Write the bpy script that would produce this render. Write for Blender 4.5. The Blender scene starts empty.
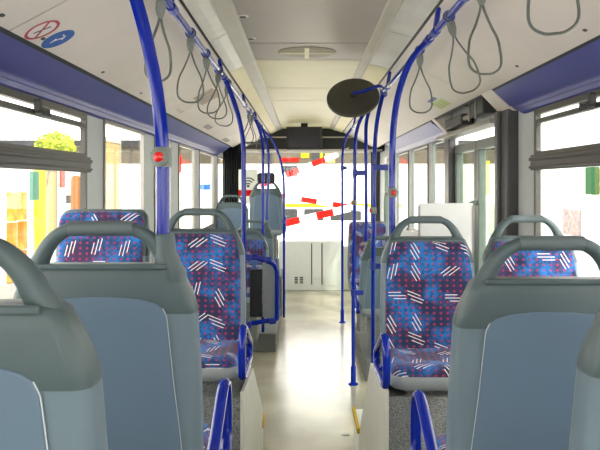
import bpy, bmesh, math, random
from mathutils import Vector, Matrix
random.seed(7)
S = bpy.context.scene
COL = S.collection
F = 720.0; VX = 304.0; VY = 184.0; CZ = 1.81
R = math.radians
PI = math.pi

def P(px, py, Y):
    """a point of the bus seen in the photograph at depth Y (metres ahead of the camera)"""
    return Vector(((px - VX) * Y / F, Y, CZ + (VY - py) * Y / F))

# ------------------------------------------------------------------ materials
def mat(name, col, rough=0.5, metal=0.0, noise=0.0, scale=20.0, bump=0.0, bscale=200.0, coat=0.0, col2=None, spec=0.5):
    m = bpy.data.materials.new(name); m.use_nodes = True
    nt = m.node_tree; b = nt.nodes['Principled BSDF']
    b.inputs['Roughness'].default_value = rough
    b.inputs['Metallic'].default_value = metal
    b.inputs['Coat Weight'].default_value = coat
    b.inputs['Specular IOR Level'].default_value = spec
    c = (*col, 1)
    tc = nt.nodes.new('ShaderNodeTexCoord')
    nz = nt.nodes.new('ShaderNodeTexNoise'); nz.inputs['Scale'].default_value = scale
    nz.inputs['Detail'].default_value = 4
    nt.links.new(tc.outputs['Object'], nz.inputs['Vector'])
    mx = nt.nodes.new('ShaderNodeMix'); mx.data_type = 'RGBA'
    d = col2 if col2 else tuple(v * (1 - noise) for v in col)
    mx.inputs[6].default_value = c
    mx.inputs[7].default_value = (*d, 1)
    rp = nt.nodes.new('ShaderNodeMapRange')
    rp.inputs[1].default_value = 0.35; rp.inputs[2].default_value = 0.65
    nt.links.new(nz.outputs['Fac'], rp.inputs[0])
    nt.links.new(rp.outputs[0], mx.inputs[0])
    nt.links.new(mx.outputs[2], b.inputs['Base Color'])
    if bump > 0:
        n2 = nt.nodes.new('ShaderNodeTexNoise'); n2.inputs['Scale'].default_value = bscale
        nt.links.new(tc.outputs['Object'], n2.inputs['Vector'])
        bp = nt.nodes.new('ShaderNodeBump'); bp.inputs['Strength'].default_value = bump
        bp.inputs['Distance'].default_value = 0.002
        nt.links.new(n2.outputs['Fac'], bp.inputs['Height'])
        nt.links.new(bp.outputs['Normal'], b.inputs['Normal'])
    return m

def emit(name, col, strength):
    m = bpy.data.materials.new(name); m.use_nodes = True
    b = m.node_tree.nodes['Principled BSDF']
    b.inputs['Base Color'].default_value = (*col, 1)
    b.inputs['Emission Color'].default_value = (*col, 1)
    b.inputs['Emission Strength'].default_value = strength
    b.inputs['Roughness'].default_value = 0.6
    return m

def glass(name, tint, refl=0.06):
    m = bpy.data.materials.new(name); m.use_nodes = True
    nt = m.node_tree; nt.nodes.clear()
    o = nt.nodes.new('ShaderNodeOutputMaterial')
    t = nt.nodes.new('ShaderNodeBsdfTransparent'); t.inputs[0].default_value = (*tint, 1)
    g = nt.nodes.new('ShaderNodeBsdfGlossy'); g.inputs['Roughness'].default_value = 0.02
    lw = nt.nodes.new('ShaderNodeLayerWeight'); lw.inputs[0].default_value = 0.25
    mr = nt.nodes.new('ShaderNodeMapRange'); mr.inputs[3].default_value = refl * 0.6; mr.inputs[4].default_value = refl * 5
    nt.links.new(lw.outputs['Facing'], mr.inputs[0])
    mx = nt.nodes.new('ShaderNodeMixShader')
    nt.links.new(mr.outputs[0], mx.inputs[0])
    nt.links.new(t.outputs[0], mx.inputs[1]); nt.links.new(g.outputs[0], mx.inputs[2])
    nt.links.new(mx.outputs[0], o.inputs[0])
    return m

def fabric(name):
    """woven bus moquette: blue and navy patches, a grid of red dots, bundles of white strokes"""
    m = bpy.data.materials.new(name); m.use_nodes = True
    nt = m.node_tree; N = nt.nodes; L = nt.links
    b = N['Principled BSDF']; b.inputs['Roughness'].default_value = 0.85
    b.inputs['Sheen Weight'].default_value = 0.15
    uv = N.new('ShaderNodeUVMap'); uv.uv_map = 'UVMap'
    oi = N.new('ShaderNodeObjectInfo')
    cb = N.new('ShaderNodeCombineXYZ')
    mm = N.new('ShaderNodeMath'); mm.operation = 'MULTIPLY'; mm.inputs[1].default_value = 31.7
    L.new(oi.outputs['Random'], mm.inputs[0]); L.new(mm.outputs[0], cb.inputs[0]); L.new(mm.outputs[0], cb.inputs[1])
    ad = N.new('ShaderNodeVectorMath'); ad.operation = 'ADD'
    L.new(uv.outputs[0], ad.inputs[0]); L.new(cb.outputs[0], ad.inputs[1])
    V = ad.outputs[0]
    def math_(op, a, b_=None, c=None):
        n = N.new('ShaderNodeMath'); n.operation = op
        for i, v in enumerate((a, b_, c)):
            if v is None: continue
            if isinstance(v, (int, float)): n.inputs[i].default_value = v
            else: L.new(v, n.inputs[i])
        return n.outputs[0]
    def mixc(f, a, b_):
        n = N.new('ShaderNodeMix'); n.data_type = 'RGBA'
        for i, v in ((0, f), (6, a), (7, b_)):
            if isinstance(v, tuple): n.inputs[i].default_value = (*v, 1)
            elif isinstance(v, (int, float)): n.inputs[i].default_value = v
            else: L.new(v, n.inputs[i])
        return n.outputs[2]
    # patches of blue and navy
    nz = N.new('ShaderNodeTexNoise'); nz.inputs['Scale'].default_value = 7; nz.inputs['Detail'].default_value = 2
    L.new(V, nz.inputs['Vector'])
    r1 = N.new('ShaderNodeMapRange'); r1.inputs[1].default_value = 0.42; r1.inputs[2].default_value = 0.60
    L.new(nz.outputs['Fac'], r1.inputs[0])
    base = mixc(r1.outputs[0], (0.016, 0.024, 0.085), (0.010, 0.17, 0.52))
    n2 = N.new('ShaderNodeTexNoise'); n2.inputs['Scale'].default_value = 7; n2.inputs['Detail'].default_value = 1
    ofs = N.new('ShaderNodeVectorMath'); ofs.operation = 'ADD'; ofs.inputs[1].default_value = (5.3, 9.1, 0)
    L.new(V, ofs.inputs[0]); L.new(ofs.outputs[0], n2.inputs['Vector'])
    r2 = N.new('ShaderNodeMapRange'); r2.inputs[1].default_value = 0.52; r2.inputs[2].default_value = 0.68
    L.new(n2.outputs['Fac'], r2.inputs[0])
    base = mixc(math_('MULTIPLY', r2.outputs[0], 0.7), base, (0.075, 0.02, 0.075))
    # fine dark weave cells
    n3 = N.new('ShaderNodeTexVoronoi'); n3.inputs['Scale'].default_value = 90
    L.new(V, n3.inputs['Vector'])
    wv = math_('GREATER_THAN', n3.outputs['Color'], 0.62)
    base = mixc(math_('MULTIPLY', wv, 0.55), base, (0.012, 0.02, 0.07))
    # red dots on a staggered grid
    sp = N.new('ShaderNodeSeparateXYZ'); L.new(V, sp.inputs[0])
    row = math_('FLOOR', math_('DIVIDE', sp.outputs[1], 0.022))
    odd = 0.0
    fx = math_('SUBTRACT', math_('FRACT', math_('ADD', math_('DIVIDE', sp.outputs[0], 0.033), odd)), 0.5)
    fy = math_('SUBTRACT', math_('FRACT', math_('DIVIDE', sp.outputs[1], 0.029)), 0.5)
    dd = math_('ADD', math_('ABSOLUTE', math_('MULTIPLY', fx, 1.15)), math_('ABSOLUTE', fy))
    dot = math_('MULTIPLY', math_('LESS_THAN', dd, 0.27), 0.85)
    base = mixc(dot, base, (0.40, 0.022, 0.10))
    # bundles of white strokes
    vo = N.new('ShaderNodeTexVoronoi'); vo.voronoi_dimensions = '2D'; vo.inputs['Scale'].default_value = 7.6
    vo.inputs['Randomness'].default_value = 0.55
    L.new(V, vo.inputs['Vector'])
    df = N.new('ShaderNodeVectorMath'); df.operation = 'SUBTRACT'
    L.new(V, df.inputs[0]); L.new(vo.outputs['Position'], df.inputs[1])
    sc = N.new('ShaderNodeSeparateColor'); L.new(vo.outputs['Color'], sc.inputs[0])
    ang = math_('MULTIPLY', math_('FLOOR', math_('MULTIPLY', sc.outputs[0], 4.99)), PI / 4.6)
    ro = N.new('ShaderNodeVectorRotate'); ro.rotation_type = 'Z_AXIS'
    L.new(df.outputs[0], ro.inputs['Vector']); L.new(ang, ro.inputs['Angle'])
    s2 = N.new('ShaderNodeSeparateXYZ'); L.new(ro.outputs[0], s2.inputs[0])
    tilt = math_('MULTIPLY', s2.outputs[0], 0.0)
    st = None
    for k, (off, sh, ln) in enumerate(((-0.016, -0.012, 0.034), (0.0, 0.004, 0.042), (0.017, 0.016, 0.030))):
        u = math_('ABSOLUTE', math_('SUBTRACT', s2.outputs[1], off))
        v = math_('ABSOLUTE', math_('SUBTRACT', s2.outputs[0], sh))
        a = math_('MULTIPLY', math_('LESS_THAN', u, 0.0020), math_('LESS_THAN', v, ln))
        st = a if st is None else math_('MAXIMUM', st, a)
    keep = math_('LESS_THAN', sc.outputs[1], 0.93)
    st = math_('MULTIPLY', st, keep)
    base = mixc(st, base, (0.90, 0.86, 0.80))
    L.new(base, b.inputs['Base Color'])
    bp = N.new('ShaderNodeBump'); bp.inputs['Strength'].default_value = 0.25; bp.inputs['Distance'].default_value = 0.001
    wn = N.new('ShaderNodeTexNoise'); wn.inputs['Scale'].default_value = 500
    L.new(V, wn.inputs['Vector']); L.new(wn.outputs['Fac'], bp.inputs['Height']); L.new(bp.outputs['Normal'], b.inputs['Normal'])
    return m

M = dict(
    cap=mat('seat cap grey plastic', (0.082, 0.118, 0.124), 0.38, noise=0.06, scale=8, bump=0.25, bscale=900),
    grip=mat('seat grip textured plastic', (0.115, 0.15, 0.155), 0.5, bump=0.8, bscale=420),
    shell=mat('seat shell blue grey plastic', (0.165, 0.225, 0.265), 0.36, noise=0.06, scale=5, bump=0.2, bscale=900),
    panel=mat('seat back panel plastic', (0.14, 0.205, 0.275), 0.34, noise=0.08, scale=4, bump=0.1, bscale=900),
    seam=mat('pale seam trim', (0.62, 0.66, 0.68), 0.3),
    frame=mat('seat frame light grey', (0.30, 0.325, 0.33), 0.45, noise=0.05),
    fabric=fabric('bus moquette'),
    blue=mat('blue enamel', (0.003, 0.020, 0.34), 0.09, noise=0.1, scale=6, spec=0.42),
    bluedark=mat('blue plastic clamp', (0.012, 0.03, 0.34), 0.35, noise=0.1),
    cove=mat('blue violet cove lining', (0.052, 0.062, 0.30), 0.36, noise=0.08, scale=3),
    grey=mat('grey strap plastic', (0.20, 0.22, 0.20), 0.4, noise=0.1),
    cable=mat('grey strap cable', (0.13, 0.14, 0.12), 0.4, noise=0.1),
    side=mat('side ceiling lining', (0.80, 0.71, 0.645), 0.5, noise=0.05, scale=3, bump=0.05),
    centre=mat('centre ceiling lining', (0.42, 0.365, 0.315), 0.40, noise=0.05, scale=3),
    centrefront=mat('front ceiling lining with painted warm glow', (0.76, 0.68, 0.44), 0.42, noise=0.05, scale=3),  # centre lining towards the front, warm lamp glow painted into its colour
    trim=mat('ceiling trim', (0.55, 0.50, 0.42), 0.45, noise=0.06, scale=4),
    lamp=mat('translucent lamp cover', (0.66, 0.62, 0.55), 0.35, noise=0.10, scale=6),
    lampon=emit('lit lamp cover', (0.80, 0.70, 0.46), 0.07),
    black=mat('black plastic', (0.012, 0.012, 0.014), 0.5, noise=0.1),
    rubber=mat('black rubber', (0.02, 0.022, 0.022), 0.6),
    dark=mat('dark grey', (0.05, 0.05, 0.048), 0.5, noise=0.15),
    mirror=mat('mirror back dark plastic', (0.062, 0.058, 0.048), 0.5, noise=0.1, bump=0.2),
    chrome=mat('mirror surface', (0.8, 0.8, 0.8), 0.05, 1.0),
    screen=mat('dark screen', (0.018, 0.016, 0.028), 0.15),
    pillar=mat('pale grey pillar', (0.58, 0.60, 0.61), 0.5, noise=0.04, scale=3),
    winframe=mat('window frame olive grey', (0.075, 0.07, 0.058), 0.42, noise=0.1),
    alu=mat('grey aluminium', (0.33, 0.31, 0.28), 0.35, 0.3, noise=0.06),
    doorpost=mat('dark door post', (0.075, 0.07, 0.075), 0.35, noise=0.1),
    doorframe=mat('greenish grey door frame', (0.17, 0.20, 0.185), 0.35, noise=0.1),
    floor=mat('floor vinyl', (0.40, 0.36, 0.27), 0.2, noise=0.0, scale=1.6, col2=(0.56, 0.51, 0.375), bump=0.05, bscale=60),
    carpet=mat('speckled grey lining', (0.27, 0.28, 0.27), 0.9, scale=160, col2=(0.10, 0.105, 0.10)),
    cream=mat('cream side panel', (0.62, 0.60, 0.53), 0.4, noise=0.06, scale=4),
    yellow=mat('yellow edge strip', (0.60, 0.38, 0.01), 0.5, spec=0.1),
    white=mat('white panel', (0.90, 0.90, 0.88), 0.4, noise=0.03),
    paper=mat('poster paper', (0.80, 0.82, 0.72), 0.6),
    red=mat('red plastic', (0.75, 0.012, 0.010), 0.22, coat=0.4),
    redflat=mat('red paint', (0.50, 0.008, 0.004), 0.5, spec=0.05),
    stickblue=mat('blue sticker', (0.03, 0.12, 0.42), 0.4, spec=0.1),
    stickred=mat('red sticker ring', (0.45, 0.02, 0.05), 0.4),
    stickwhite=mat('white sticker face', (0.80, 0.72, 0.70), 0.4),
    stickgreen=mat('green sticker', (0.42, 0.55, 0.12), 0.4),
    stickdim=mat('brown sticker', (0.48, 0.34, 0.24), 0.5),
    stickgrey=mat('grey violet sticker', (0.30, 0.28, 0.34), 0.5),
    glass=glass('window glass', (0.97, 0.98, 0.97)),
    doorglass=glass('door glass', (0.80, 0.86, 0.81), 0.08),
    ground=mat('pale yard concrete', (0.62, 0.62, 0.60), 0.8, noise=0.06, scale=0.4),
    facade=mat('pale facade render', (0.74, 0.72, 0.66), 0.8, noise=0.05, scale=0.5),
    facadecream=mat('cream facade panel', (0.34, 0.25, 0.11), 0.8, spec=0.05, noise=0.05, scale=1),
    yellowpaint=mat('yellow post paint', (0.50, 0.42, 0.004), 0.4, spec=0.05),
    green=mat('green box', (0.05, 0.17, 0.115), 0.5, spec=0.05, noise=0.1),
    greensign=mat('green sign', (0.012, 0.09, 0.022), 0.5, spec=0.05, noise=0.15, scale=30),
    orange=mat('orange stack', (0.55, 0.15, 0.006), 0.6, spec=0.05, scale=3, col2=(0.55, 0.34, 0.05)),
    brown=mat('tan post', (0.30, 0.13, 0.04), 0.7, spec=0.05),
    leaf=mat('leaf', (0.20, 0.30, 0.02), 0.6, spec=0.05, scale=5, col2=(0.55, 0.58, 0.06)),
    tanband=mat('tan fascia', (0.115, 0.10, 0.075), 0.7, noise=0.25, scale=0.8, spec=0.05),
    transom=mat('transom bar', (0.045, 0.041, 0.034), 0.4, noise=0.1),
    vent=mat('vent disc olive beige', (0.34, 0.30, 0.22), 0.5, noise=0.05),
    bark=mat('bark', (0.15, 0.10, 0.06), 0.8, noise=0.3),
    pink=mat('pink notice', (0.42, 0.34, 0.32), 0.7, scale=9, col2=(0.25, 0.20, 0.19), spec=0.05),
    cargrey=mat('grey window strip', (0.045, 0.045, 0.045), 0.3, spec=0.05),
    hair=mat('black headrest', (0.012, 0.012, 0.02), 0.7),
)

# ------------------------------------------------------------------ mesh helpers
def link(o, parent=None):
    COL.objects.link(o)
    if parent is not None: o.parent = parent
    return o

def obj(name, bm, m, parent=None, smooth=True, bevel=0.0, seg=2, angle=40, uv=False):
    me = bpy.data.meshes.new(name)
    bmesh.ops.recalc_face_normals(bm, faces=bm.faces)
    if uv:
        l = bm.loops.layers.uv.new('UVMap')
        for f in bm.faces:
            for lp in f.loops:
                c = lp.vert.co
                lp[l].uv = (c.x, c.z - c.y)
    bm.to_mesh(me); bm.free()
    mats = m if isinstance(m, (list, tuple)) else [m]
    for k in mats: me.materials.append(M[k] if isinstance(k, str) else k)
    if smooth:
        for p in me.polygons: p.use_smooth = True
        try: me.set_sharp_from_angle(angle=R(angle))
        except Exception: pass
    o = bpy.data.objects.new(name, me)
    link(o, parent)
    if bevel > 0:
        b = o.modifiers.new('bevel', 'BEVEL'); b.width = bevel; b.segments = seg; b.limit_method = 'ANGLE'
        b.angle_limit = R(35)
        b.harden_normals = False
    return o

def tag(o, label=None, cat=None, group=None, kind=None):
    if label: o['label'] = label
    if cat: o['category'] = cat
    if group: o['group'] = group
    if kind: o['kind'] = kind
    return o

def thing(name, label, cat, loc=(0, 0, 0), rz=0.0, group=None, kind=None):
    o = bpy.data.objects.new(name, None); o.empty_display_size = 0.05
    COL.objects.link(o); o.location = loc; o.rotation_euler = (0, 0, rz)
    return tag(o, label, cat, group, kind)

def BM(): return bmesh.new()

def box(bm, x0, x1, y0, y1, z0, z1, mi=0):
    vs = [bm.verts.new(c) for c in ((x0, y0, z0), (x1, y0, z0), (x1, y1, z0), (x0, y1, z0),
                                    (x0, y0, z1), (x1, y0, z1), (x1, y1, z1), (x0, y1, z1))]
    for q in ((0, 3, 2, 1), (4, 5, 6, 7), (0, 1, 5, 4), (1, 2, 6, 5), (2, 3, 7, 6), (3, 0, 4, 7)):
        f = bm.faces.new([vs[i] for i in q]); f.material_index = mi
    return bm

def prism(bm, pts, axis, a0, a1, mi=0):
    """pts 2-D polygon in the other two axes, extruded along axis from a0 to a1"""
    def mk(p, a):
        if axis == 'x': return (a, p[0], p[1])
        if axis == 'y': return (p[0], a, p[1])
        return (p[0], p[1], a)
    A = [bm.verts.new(mk(p, a0)) for p in pts]; B = [bm.verts.new(mk(p, a1)) for p in pts]
    n = len(pts)
    fs = [bm.faces.new(A), bm.faces.new(B[::-1])]
    for i in range(n): fs.append(bm.faces.new((A[i], B[i], B[(i + 1) % n], A[(i + 1) % n])))
    for f in fs: f.material_index = mi
    return bm

def rrect(w, h, r, n=5, cx=0, cy=0):
    out = []
    for k, (sx, sy) in enumerate(((1, 1), (-1, 1), (-1, -1), (1, -1))):
        for i in range(n + 1):
            a = PI / 2 * (k + i / n)
            out.append((cx + sx * (w - r) + r * math.cos(a), cy + sy * (h - r) + r * math.sin(a)))
    return out

def loft(bm, rings, cap=True, mi=0):
    rv = [[bm.verts.new(c) for c in r] for r in rings]
    n = len(rv[0])
    for a, b in zip(rv, rv[1:]):
        for i in range(n):
            f = bm.faces.new((a[i], a[(i + 1) % n], b[(i + 1) % n], b[i])); f.material_index = mi
    if cap:
        bm.faces.new(rv[0][::-1]).material_index = mi; bm.faces.new(rv[-1]).material_index = mi
    return bm

def smooth_path(pts, sub=6, closed=False):
    pts = [Vector(p) for p in pts]; n = len(pts); out = []
    rng = range(n if closed else n - 1)
    for i in rng:
        p0 = pts[(i - 1) % n] if (closed or i > 0) else pts[0]
        p1 = pts[i]; p2 = pts[(i + 1) % n]
        p3 = pts[(i + 2) % n] if (closed or i + 2 < n) else pts[-1]
        for k in range(sub):
            t = k / sub
            out.append(0.5 * ((2 * p1) + (p2 - p0) * t + (2 * p0 - 5 * p1 + 4 * p2 - p3) * t * t + (3 * p1 - p0 - 3 * p2 + p3) * t ** 3))
    if not closed: out.append(pts[-1])
    return out

def tube(bm, path, r, n=12, closed=False, up=None, ry=None, cap=True, mi=0):
    """sweep an ellipse (r across, ry along 'up') on the path; r may be a list"""
    path = [Vector(p) for p in path]; m = len(path)
    rings = []
    prevn = None
    for i, p in enumerate(path):
        if closed: t = path[(i + 1) % m] - path[(i - 1) % m]
        else: t = path[min(i + 1, m - 1)] - path[max(i - 1, 0)]
        t.normalize()
        if up is not None: u = Vector(up)
        elif prevn is None: u = Vector((0, 0, 1)) if abs(t.z) < 0.9 else Vector((1, 0, 0))
        else: u = prevn
        nn = u - t * u.dot(t)
        nn.normalize(); prevn = nn
        bb = t.cross(nn)
        rr = r[i] if isinstance(r, (list, tuple)) else r
        r2 = rr if ry is None else (ry[i] if isinstance(ry, (list, tuple)) else ry)
        rings.append([p + bb * (rr * math.cos(2 * PI * k / n)) + nn * (r2 * math.sin(2 * PI * k / n)) for k in range(n)])
    rv = [[bm.verts.new(c) for c in q] for q in rings]
    pairs = list(zip(rv, rv[1:])) + ([(rv[-1], rv[0])] if closed else [])
    for a, b in pairs:
        for i in range(n):
            f = bm.faces.new((a[i], a[(i + 1) % n], b[(i + 1) % n], b[i])); f.material_index = mi
    if cap and not closed:
        bm.faces.new(rv[0][::-1]).material_index = mi; bm.faces.new(rv[-1]).material_index = mi
    return bm

def lathe(bm, prof, n=40, mi=0):
    rings = [[(r * math.cos(2 * PI * k / n), r * math.sin(2 * PI * k / n), z) for k in range(n)] for r, z in prof]
    return loft(bm, rings, True, mi)

def shear(bm, top, k):
    for v in bm.verts: v.co.y += (top - v.co.z) * k

# ------------------------------------------------------------------ seats
TOP = 1.09; RK = 0.12
def sec(z, hw, y0, y1, r, n=4):
    cy = (y0 + y1) / 2; h = (y1 - y0) / 2
    return [(x, y, z) for x, y in rrect(hw, h, min(r, h * 0.98), n, 0, cy)]

def make_seat(label, loc, facing, aisle, drop, group=None, tall=False, socket=False, arm=True, name='bus_seat', headrest=False):
    """facing +1 looks to the front of the bus, -1 looks to the rear; aisle = world side of the armrest"""
    t = thing(name, label, 'seat', loc, 0.0 if facing > 0 else PI, group)
    s = aisle * facing            # local side of the aisle
    sh = lambda bm: shear(bm, TOP, RK)
    # shell behind the padding
    bm = BM()
    loft(bm, [sec(0.33, 0.205, 0.000, 0.080, 0.02), sec(0.37, 0.222, -0.004, 0.092, 0.026), sec(0.46, 0.233, -0.004, 0.095, 0.028),
              sec(0.60, 0.235, -0.002, 0.095, 0.028), sec(0.74, 0.231, 0.0, 0.092, 0.026), sec(0.866, 0.226, 0.0, 0.088, 0.024)])
    sh(bm); obj('back_shell', bm, 'shell', t)
    bm = BM()
    if tall:
        loft(bm, [sec(0.866, 0.226, -0.002, 0.088, 0.024), sec(1.0, 0.222, -0.002, 0.08, 0.024), sec(1.06, 0.214, 0, 0.064, 0.024),
                  sec(1.085, 0.195, 0.004, 0.060, 0.024), sec(1.092, 0.175, 0.012, 0.052, 0.02)])
    else:
        loft(bm, [sec(0.866, 0.2265, -0.003, 0.089, 0.026), sec(0.873, 0.2275, -0.004, 0.090, 0.026), sec(0.915, 0.216, -0.004, 0.086, 0.026), sec(0.95, 0.199, -0.002, 0.088, 0.026),
              sec(0.978, 0.187, 0.0, 0.084, 0.026), sec(0.985, 0.177, 0.006, 0.074, 0.022)])
    sh(bm); obj('back_cap', bm, 'cap', t)
    # recessed rear panel with rounded top, and its pale seam
    poly = [(-0.196, 0.35), (-0.196, 0.42), (-0.186, 0.56), (-0.172, 0.70), (-0.161, 0.84), (-0.158, 0.862), (-0.150, 0.880), (-0.135, 0.892),
            (-0.10, 0.902), (-0.05, 0.907), (0, 0.9085)]
    poly = poly + [(-x, z) for x, z in poly[-2::-1]]
    bm = BM(); prism(bm, poly, 'y', -0.0075, 0.01); sh(bm)
    obj('rear_panel', bm, 'panel', t, bevel=0.003)
    for sgn in (-1, 1):
        bm = BM(); tube(bm, smooth_path([(sgn * -x, -0.0045, z) for x, z in poly[1:7]], 3), 0.0014, 6)
        sh(bm); obj('panel_seam', bm, 'seam', t)
    # handle arch with textured grip
    if not tall:
        half = [(-0.172, 0.930), (-0.167, 0.962), (-0.153, 0.992), (-0.132, 1.030), (-0.108, 1.055), (-0.084, 1.068), (-0.060, 1.0730)]
        arch = smooth_path([(x, 0.029, z) for x, z in half] + [(-x, 0.029, z) for x, z in half[::-1]], 5)
        rr = []
        for p in arch:
            k = min(1, max(0, (1.07 - p.z) / 0.11)); rr.append(0.0160 + 0.0095 * k)
        bm = BM(); tube(bm, arch, rr, 14, up=(0, 1, 0), ry=[0.019 + 0.004 * min(1, max(0, (1.07 - p.z) / 0.1)) for p in arch]); sh(bm)
        h = obj('handle', bm, 'cap', t)
        bm = BM(); tube(bm, [(-0.078 + 0.0156 * i, 0.029, 1.0725 + 0.001 * math.sin(i / 10 * PI)) for i in range(11)], 0.0185, 14, up=(0, 1, 0), ry=0.021); sh(bm)
        obj('grip', bm, 'grip', h)
        bm = BM(); box(bm, -0.165, 0.165, -0.012, 0.0, 0.975, 0.989); sh(bm); obj('ledge', bm, 'cap', t, bevel=0.004)
    if socket:
        bm = BM()
        x = s * 0.153
        rings = []
        for z, r, dx in ((0.93, 0.030, s * 0.022), (0.965, 0.036, s * 0.016), (0.99, 0.033, s * 0.006), (1.02, 0.027, 0), (1.056, 0.025, 0), (1.060, 0.022, 0)):
            rings.append([(x + dx + r * math.cos(2 * PI * k / 16), 0.029 + r * math.sin(2 * PI * k / 16), z) for k in range(16)])
        loft(bm, rings); sh(bm); obj('pole_socket', bm, 'cap', t)
    # padding
    zt = 1.08 if tall else 0.968
    bm = BM()
    pp = []
    c = 0.05 if tall else 0.032
    PW = 0.206 if tall else 0.190
    for x, z in ((-0.212, 0.43), (-0.214, 0.60), (-0.211, 0.80), (-0.203, 0.88), (-PW, zt - c)): pp.append((x, z))
    for i in range(1, 6):
        a = PI - PI / 2 * i / 5
        pp.append((-PW + c + c * math.cos(a), zt - c + c * math.sin(a)))
    pp.append((-0.08, zt + 0.003))
    pp = pp + [(-x, z) for x, z in pp[::-1]]
    prism(bm, pp, 'y', 0.050, 0.106); sh(bm)
    obj('back_pad', bm, 'fabric', t, bevel=0.014, seg=3, uv=True)
    # cushion and its tray
    bm = BM()
    tray = [(x, y) for x, y in rrect(0.232, 0.225, 0.07, 6, 0, 0.285)]
    loft(bm, [[(x * 0.93, 0.285 + (y - 0.285) * 0.93, 0.355) for x, y in tray], [(x * 0.985, 0.285 + (y - 0.285) * 0.985, 0.368) for x, y in tray],
              [(x, y, 0.385) for x, y in tray], [(x, y, 0.408) for x, y in tray], [(x * 0.985, 0.285 + (y - 0.285) * 0.985, 0.414) for x, y in tray]])
    obj('seat_tray', bm, 'frame', t)
    bm = BM()
    cu = rrect(0.219, 0.205, 0.06, 6, 0, 0.292)
    rings = []
    for z, k in ((0.408, 1.0), (0.425, 1.005), (0.442, 0.985), (0.455, 0.94), (0.460, 0.85), (0.456, 0.55), (0.452, 0.25)):
        rings.append([(x * k, 0.292 + (y - 0.292) * k, z + (0.012 * min(1, max(0, (0.30 - y) / 0.2)))) for x, y in cu])
    loft(bm, rings); obj('seat_cushion', bm, 'fabric', t, uv=True, angle=70)
    # blue loop armrest on the aisle side
    if arm:
        x = s * 0.252
        lp = [(x, 0.10, 0.42), (x, 0.13, 0.37), (x, 0.30, 0.365), (x, 0.46, 0.365), (x, 0.515, 0.40), (x, 0.525, 0.47), (x, 0.510, 0.545),
              (x, 0.465, 0.580), (x, 0.40, 0.570), (x, 0.26, 0.505), (x, 0.15, 0.460)]
        bm = BM(); tube(bm, smooth_path(lp, 5, True), 0.0135, 10, True, up=(1, 0, 0), ry=0.017)
        a = obj('armrest', bm, 'blue', t)
        bm = BM(); box(bm, min(x, x - s * 0.04), max(x, x - s * 0.04), 0.13, 0.21, 0.36, 0.385); obj('armrest_bracket', bm, 'blue', a, bevel=0.004)
    if headrest:
        bm = BM(); prism(bm, rrect(0.12, 0.075, 0.04, 5, 0, 1.13), 'y', 0.0, 0.07); sh(bm); obj('headrest', bm, 'hair', t, bevel=0.015)
    # foot under the tray
    bm = BM()
    loft(bm, [sec(-drop, 0.13, 0.12, 0.44, 0.02), sec(0.30, 0.14, 0.12, 0.44, 0.02), sec(0.358, 0.17, 0.10, 0.46, 0.02)])
    obj('pedestal', bm, 'carpet', t)
    return t

POD = 0.56
def seat_at(px, Yback, ztop, facing, aisle, label, floorz, **kw):
    X = (px - VX) * Yback / F
    loc = (X, Yback + (0.0 if facing > 0 else 0.095), ztop - TOP)
    return make_seat(label, loc, facing, aisle, ztop - TOP - floorz, **kw)

G1 = 'seats of the raised rear section'
seat_at(-83, 0.98, 1.745, 1, 1, 'nearest grey seat back cut off by the left edge of the frame', POD, group=G1)
seat_at(98, 1.72, 1.719, 1, 1, 'grey seat back whose handle corner holds the thick blue pole with red button', POD, group=G1, socket=True)
seat_at(555, 1.72, 1.683, 1, -1, 'large grey-blue seat back at right whose handle arches in front of the patterned window seat', POD, group=G1)
seat_at(756, 1.05, 1.742, 1, -1, 'grey seat back cut off by the right edge of the frame, nearest on that side', POD, group=G1, arm=False)
WB = 0.885
seat_at(198, 3.52, 1.688, -1, 1, 'patterned aisle seat left of the aisle facing the camera, blue armrest on its right', WB, group=G1)
seat_at(101.5, 3.52, 1.683, -1, 1, 'patterned seat under the left window with a tall back and no handle', WB, group=G1, tall=True, arm=False)
seat_at(428, 3.52, 1.649, -1, -1, 'patterned aisle seat right of the aisle facing the camera, in front of the white screen', WB, group=G1)
seat_at(531, 3.52, 1.653, -1, -1, 'patterned seat with grey handle beside the right window', WB, group=G1, arm=False)
# further forward
G2 = 'seats towards the front of the bus'
seat_at(247, 7.72, 1.335, -1, 1, 'small far patterned seat with pale handle, behind the square blue guard rail', 0.2, group=G2)
seat_at(254, 8.6, 1.38, 1, 1, 'grey seat back left of the aisle just behind the front wheel seat', 0.2, group=G2, socket=True)
seat_at(266, 9.9, 1.85, 1, 1, 'tall grey front seat back with black headrest, left of the aisle', 0.55, group=G2, headrest=True)
seat_at(231.5, 9.9, 1.66, 1, 1, 'pale grey seat back with open handle far ahead by the left windows', 0.55, group=G2, arm=False)
seat_at(386, 6.6, 1.33, 1, -1, 'grey seat back right of the aisle with a thin pole on its corner', 0.2, group=G2, socket=True)
seat_at(368, 8.2, 1.377, -1, -1, 'beige-framed patterned seat far ahead on the right, behind the floor pole', 0.2, group=G2, tall=True, arm=False)

# ------------------------------------------------------------------ setting: floor, wheel boxes
XL, XR = -1.24, 1.34
def struct(name, bm, m, parent=None, **kw):
    o = obj(name, bm, m, parent, **kw)
    if parent is None: o['kind'] = 'structure'
    return o
YR, YF = -1.6, 12.5
bm = BM(); box(bm, XL, XR, YR, YF + 0.3, -0.08, 0.0)
struct('floor', bm, 'floor', smooth=False)
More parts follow.
